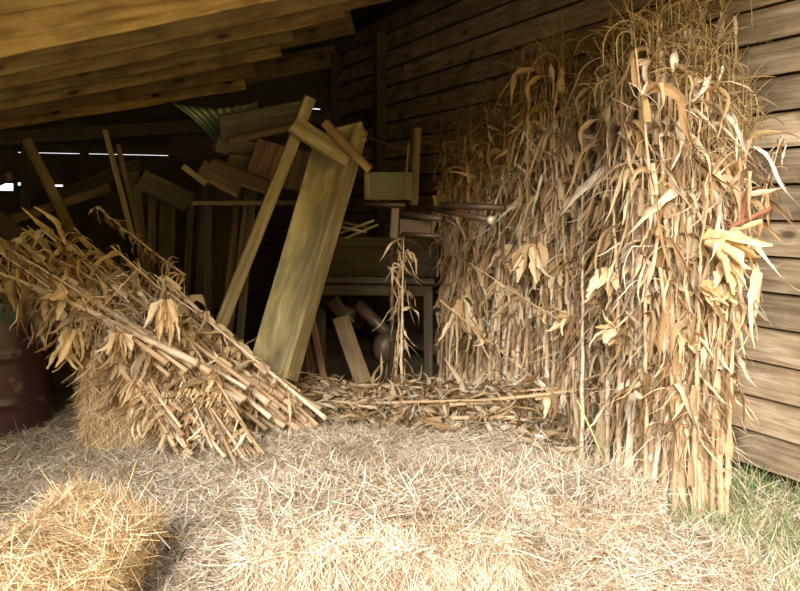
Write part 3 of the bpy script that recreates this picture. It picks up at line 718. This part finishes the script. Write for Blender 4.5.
# green metal box panel and rack right of the trough
t = thing('metal_cabinet', 'worn green metal panel right of the big trough', 'panel', P(388, 202, 6.1))
plank('panel', P(364, 186, 6.1), P(412, 186, 6.15), .19, .03, M['panelgreen'], 0, t, warp=.002)
plank('edge_flange', P(367, 174, 6.06), P(367, 199, 6.06), .035, .012, M['olive'], 0, t, warp=0)
board('upright post behind the green panel', (413, 205), 6.2, (417, 128), 6.25, .055, .05, 'brownp', .5, 'timber', 'timber')
board('slanted splint leaning on the post', (404, 200), 6.0, (409, 143), 6.1, .015, .015, 'brownp', .2, 'timber', 'timber')
t = thing('farm_machine', 'rusty metal frame under the green panel at the edge of the shock', 'machine frame', P(410, 260, 5.7))
def pipe(name, a, Ya, b, Yb, r, parent, mat='steel', hollow=False):
    A, B = P(*a, Ya)-parent.location, P(*b, Yb)-parent.location; mb = MB(); mb.tube([A, B], r, 14, not hollow)
    if hollow:
        d = (B-A).normalized(); mb.tube([B, B+d*.001, A], [r*.6, r*.6, r*.6], 14, False)
    return link(name, mb.mesh(name, M[mat], True), parent)
pipe('pipe', (395, 213), 5.9, (442, 219), 5.6, .020, t); pipe('pipe', (425, 207), 5.8, (490, 220), 5.35, .020, t)
pe = pipe('pipe_end', (489, 219.6), 5.36, (493, 220.5), 5.33, .026, t, 'paleend', False)
pipe('pipe', (440, 205), 5.6, (505, 208), 5.4, .022, t, 'steel'); pipe('pipe', (402, 234), 5.8, (440, 236), 5.7, .014, t); pipe('pipe', (365, 204), 6.0, (405, 205), 5.9, .014, t)
plank('plate', P(400, 226, 5.85), P(432, 228, 5.8), .10, .02, M['steel'], 0, t); plank('upright', P(394, 238, 5.85), P(396, 208, 5.85), .05, .02, M['steel'], 0, t)
# pale slats
for i, (a, b) in enumerate([((338, 226), (366, 232)), ((340, 233), (374, 220)), ((345, 238), (378, 224)), ((336, 221), (368, 228))]):
    board('thin pale slat between the trough and the metal frame, one of four', a, 6.0+.05*i, b, 5.9+.05*i, .016, .01, 'olive', 0, 'slat', 'slat', 'pale slats right of the trough')
# workbench in the dark
t = thing('work_bench', 'grey plank bench in the shadow behind the trough', 'bench', P(360, 300, 7.2))
plank('bench_top', P(318, 282, 6.9), P(432, 284, 7.0), .30, .05, M['greyp'], 1.35, t)
plank('apron', P(318, 290, 6.85), P(432, 291, 6.95), .08, .03, M['greyp'], 0, t)
plank('back_board', P(300, 255, 7.4), P(440, 258, 7.4), .32, .03, M['sheath'], 0, t)
for x in (322, 428): plank('leg', P(x, 388, 6.95), P(x, 290, 6.95), .07, .06, M['greyp'], 0, t)
# junk under the bench
board('thick short board leaning in the gap below the bench', (364, 384), 6.0, (340, 318), 6.25, .115, .045, 'brownp', .3)
board('thin reddish stick leaning in the gap, right of the trough foot', (325, 385), 5.9, (309, 308), 6.1, .045, .03, 'redp', .2, 'timber', 'timber')
board('short stub between the trough foot and the reddish stick', (311, 372), 6.1, (305, 326), 6.1, .05, .05, 'redp', .2, 'timber', 'timber')
t = thing('cart_axle', 'rusty axle with a wheel hub under the bench', 'axle', P(390, 345, 6.6))
pipe('axle', (318, 300), 6.7, (352, 316), 6.5, .05, t); pipe('axle', (358, 305), 6.6, (395, 340), 6.5, .045, t)
mb = MB(); A = P(392, 348, 6.5)-t.location; mb.tube([A+Vector((-.03, .06, .0)), A+Vector((0, -.02, 0)), A+Vector((.02, -.05, 0))], [.13, .13, .08], 20)
link('wheel_hub', mb.mesh('wheel_hub', M['steel'], True), t)
plank('bracket', P(333, 300, 6.4), P(350, 325, 6.35), .09, .03, M['steel'], .4, t)
t = [o for o in bpy.data.objects if o.name == 'farm_machine'][0]
pipe('leg_pipe', (392, 204), 6.3, (392, 420), 6.3, .018, t)
# taut wire
mb = MB(); mb.tube([P(369, 137, 5.7), P(411, 153, 6.2)], .003, 5); tag(link('wire', mb.mesh('wire', M['steel'])), 'thin wire running from the trough top to the post', 'wire')
# fallen bare plank in the grass front right + stub
A, B = Vector((1.02, 4.50, .13)), Vector((1.45, 4.02, .03))
tag(plank('old_board', A, B, .09, .02, M['orangep'], 0, facing=Vector((0, -.3, 1))), 'thin orange-brown board half buried at the right edge of the straw', 'board')

# ------------------------------------------------------------------ light and camera
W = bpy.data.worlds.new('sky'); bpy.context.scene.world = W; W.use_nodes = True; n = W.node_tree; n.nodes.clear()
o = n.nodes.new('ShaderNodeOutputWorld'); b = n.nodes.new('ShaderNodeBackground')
# open white sky; golden low band added towards -Y to light the tops warmly
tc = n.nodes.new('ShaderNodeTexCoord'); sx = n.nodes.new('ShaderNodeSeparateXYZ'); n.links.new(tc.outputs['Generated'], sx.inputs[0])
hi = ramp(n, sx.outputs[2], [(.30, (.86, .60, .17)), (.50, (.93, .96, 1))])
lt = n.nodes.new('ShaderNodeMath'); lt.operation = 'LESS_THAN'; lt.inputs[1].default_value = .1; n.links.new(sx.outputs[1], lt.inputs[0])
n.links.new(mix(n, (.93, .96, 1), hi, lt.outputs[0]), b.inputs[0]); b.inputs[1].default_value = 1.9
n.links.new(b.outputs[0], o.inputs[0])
s = bpy.data.lights.new('sun', 'SUN'); s.energy = 5.2; s.angle = math.radians(26); s.color = (1, .955, .90)
so = bpy.data.objects.new('sun', s); C.objects.link(so)
d = Vector((.16, .88, -.45)).normalized()        # direction the light travels
so.rotation_mode = 'QUATERNION'; so.rotation_quaternion = Vector((0, 0, -1)).rotation_difference(d)
cam = bpy.data.cameras.new('camera'); co = bpy.data.objects.new('camera', cam); C.objects.link(co)
co.location = (0, 0, EYE); co.rotation_euler = (PI/2, 0, 0); cam.sensor_width = 36; cam.lens = F/800*36; cam.shift_y = -(295.5-HY)/800; cam.clip_start = .05
sc = bpy.context.scene; sc.camera = co
sc.view_settings.view_transform = 'Standard'; sc.view_settings.look = 'None'; sc.view_settings.gamma = 1; sc.view_settings.use_curve_mapping = False
sc.view_settings.exposure = 0.33
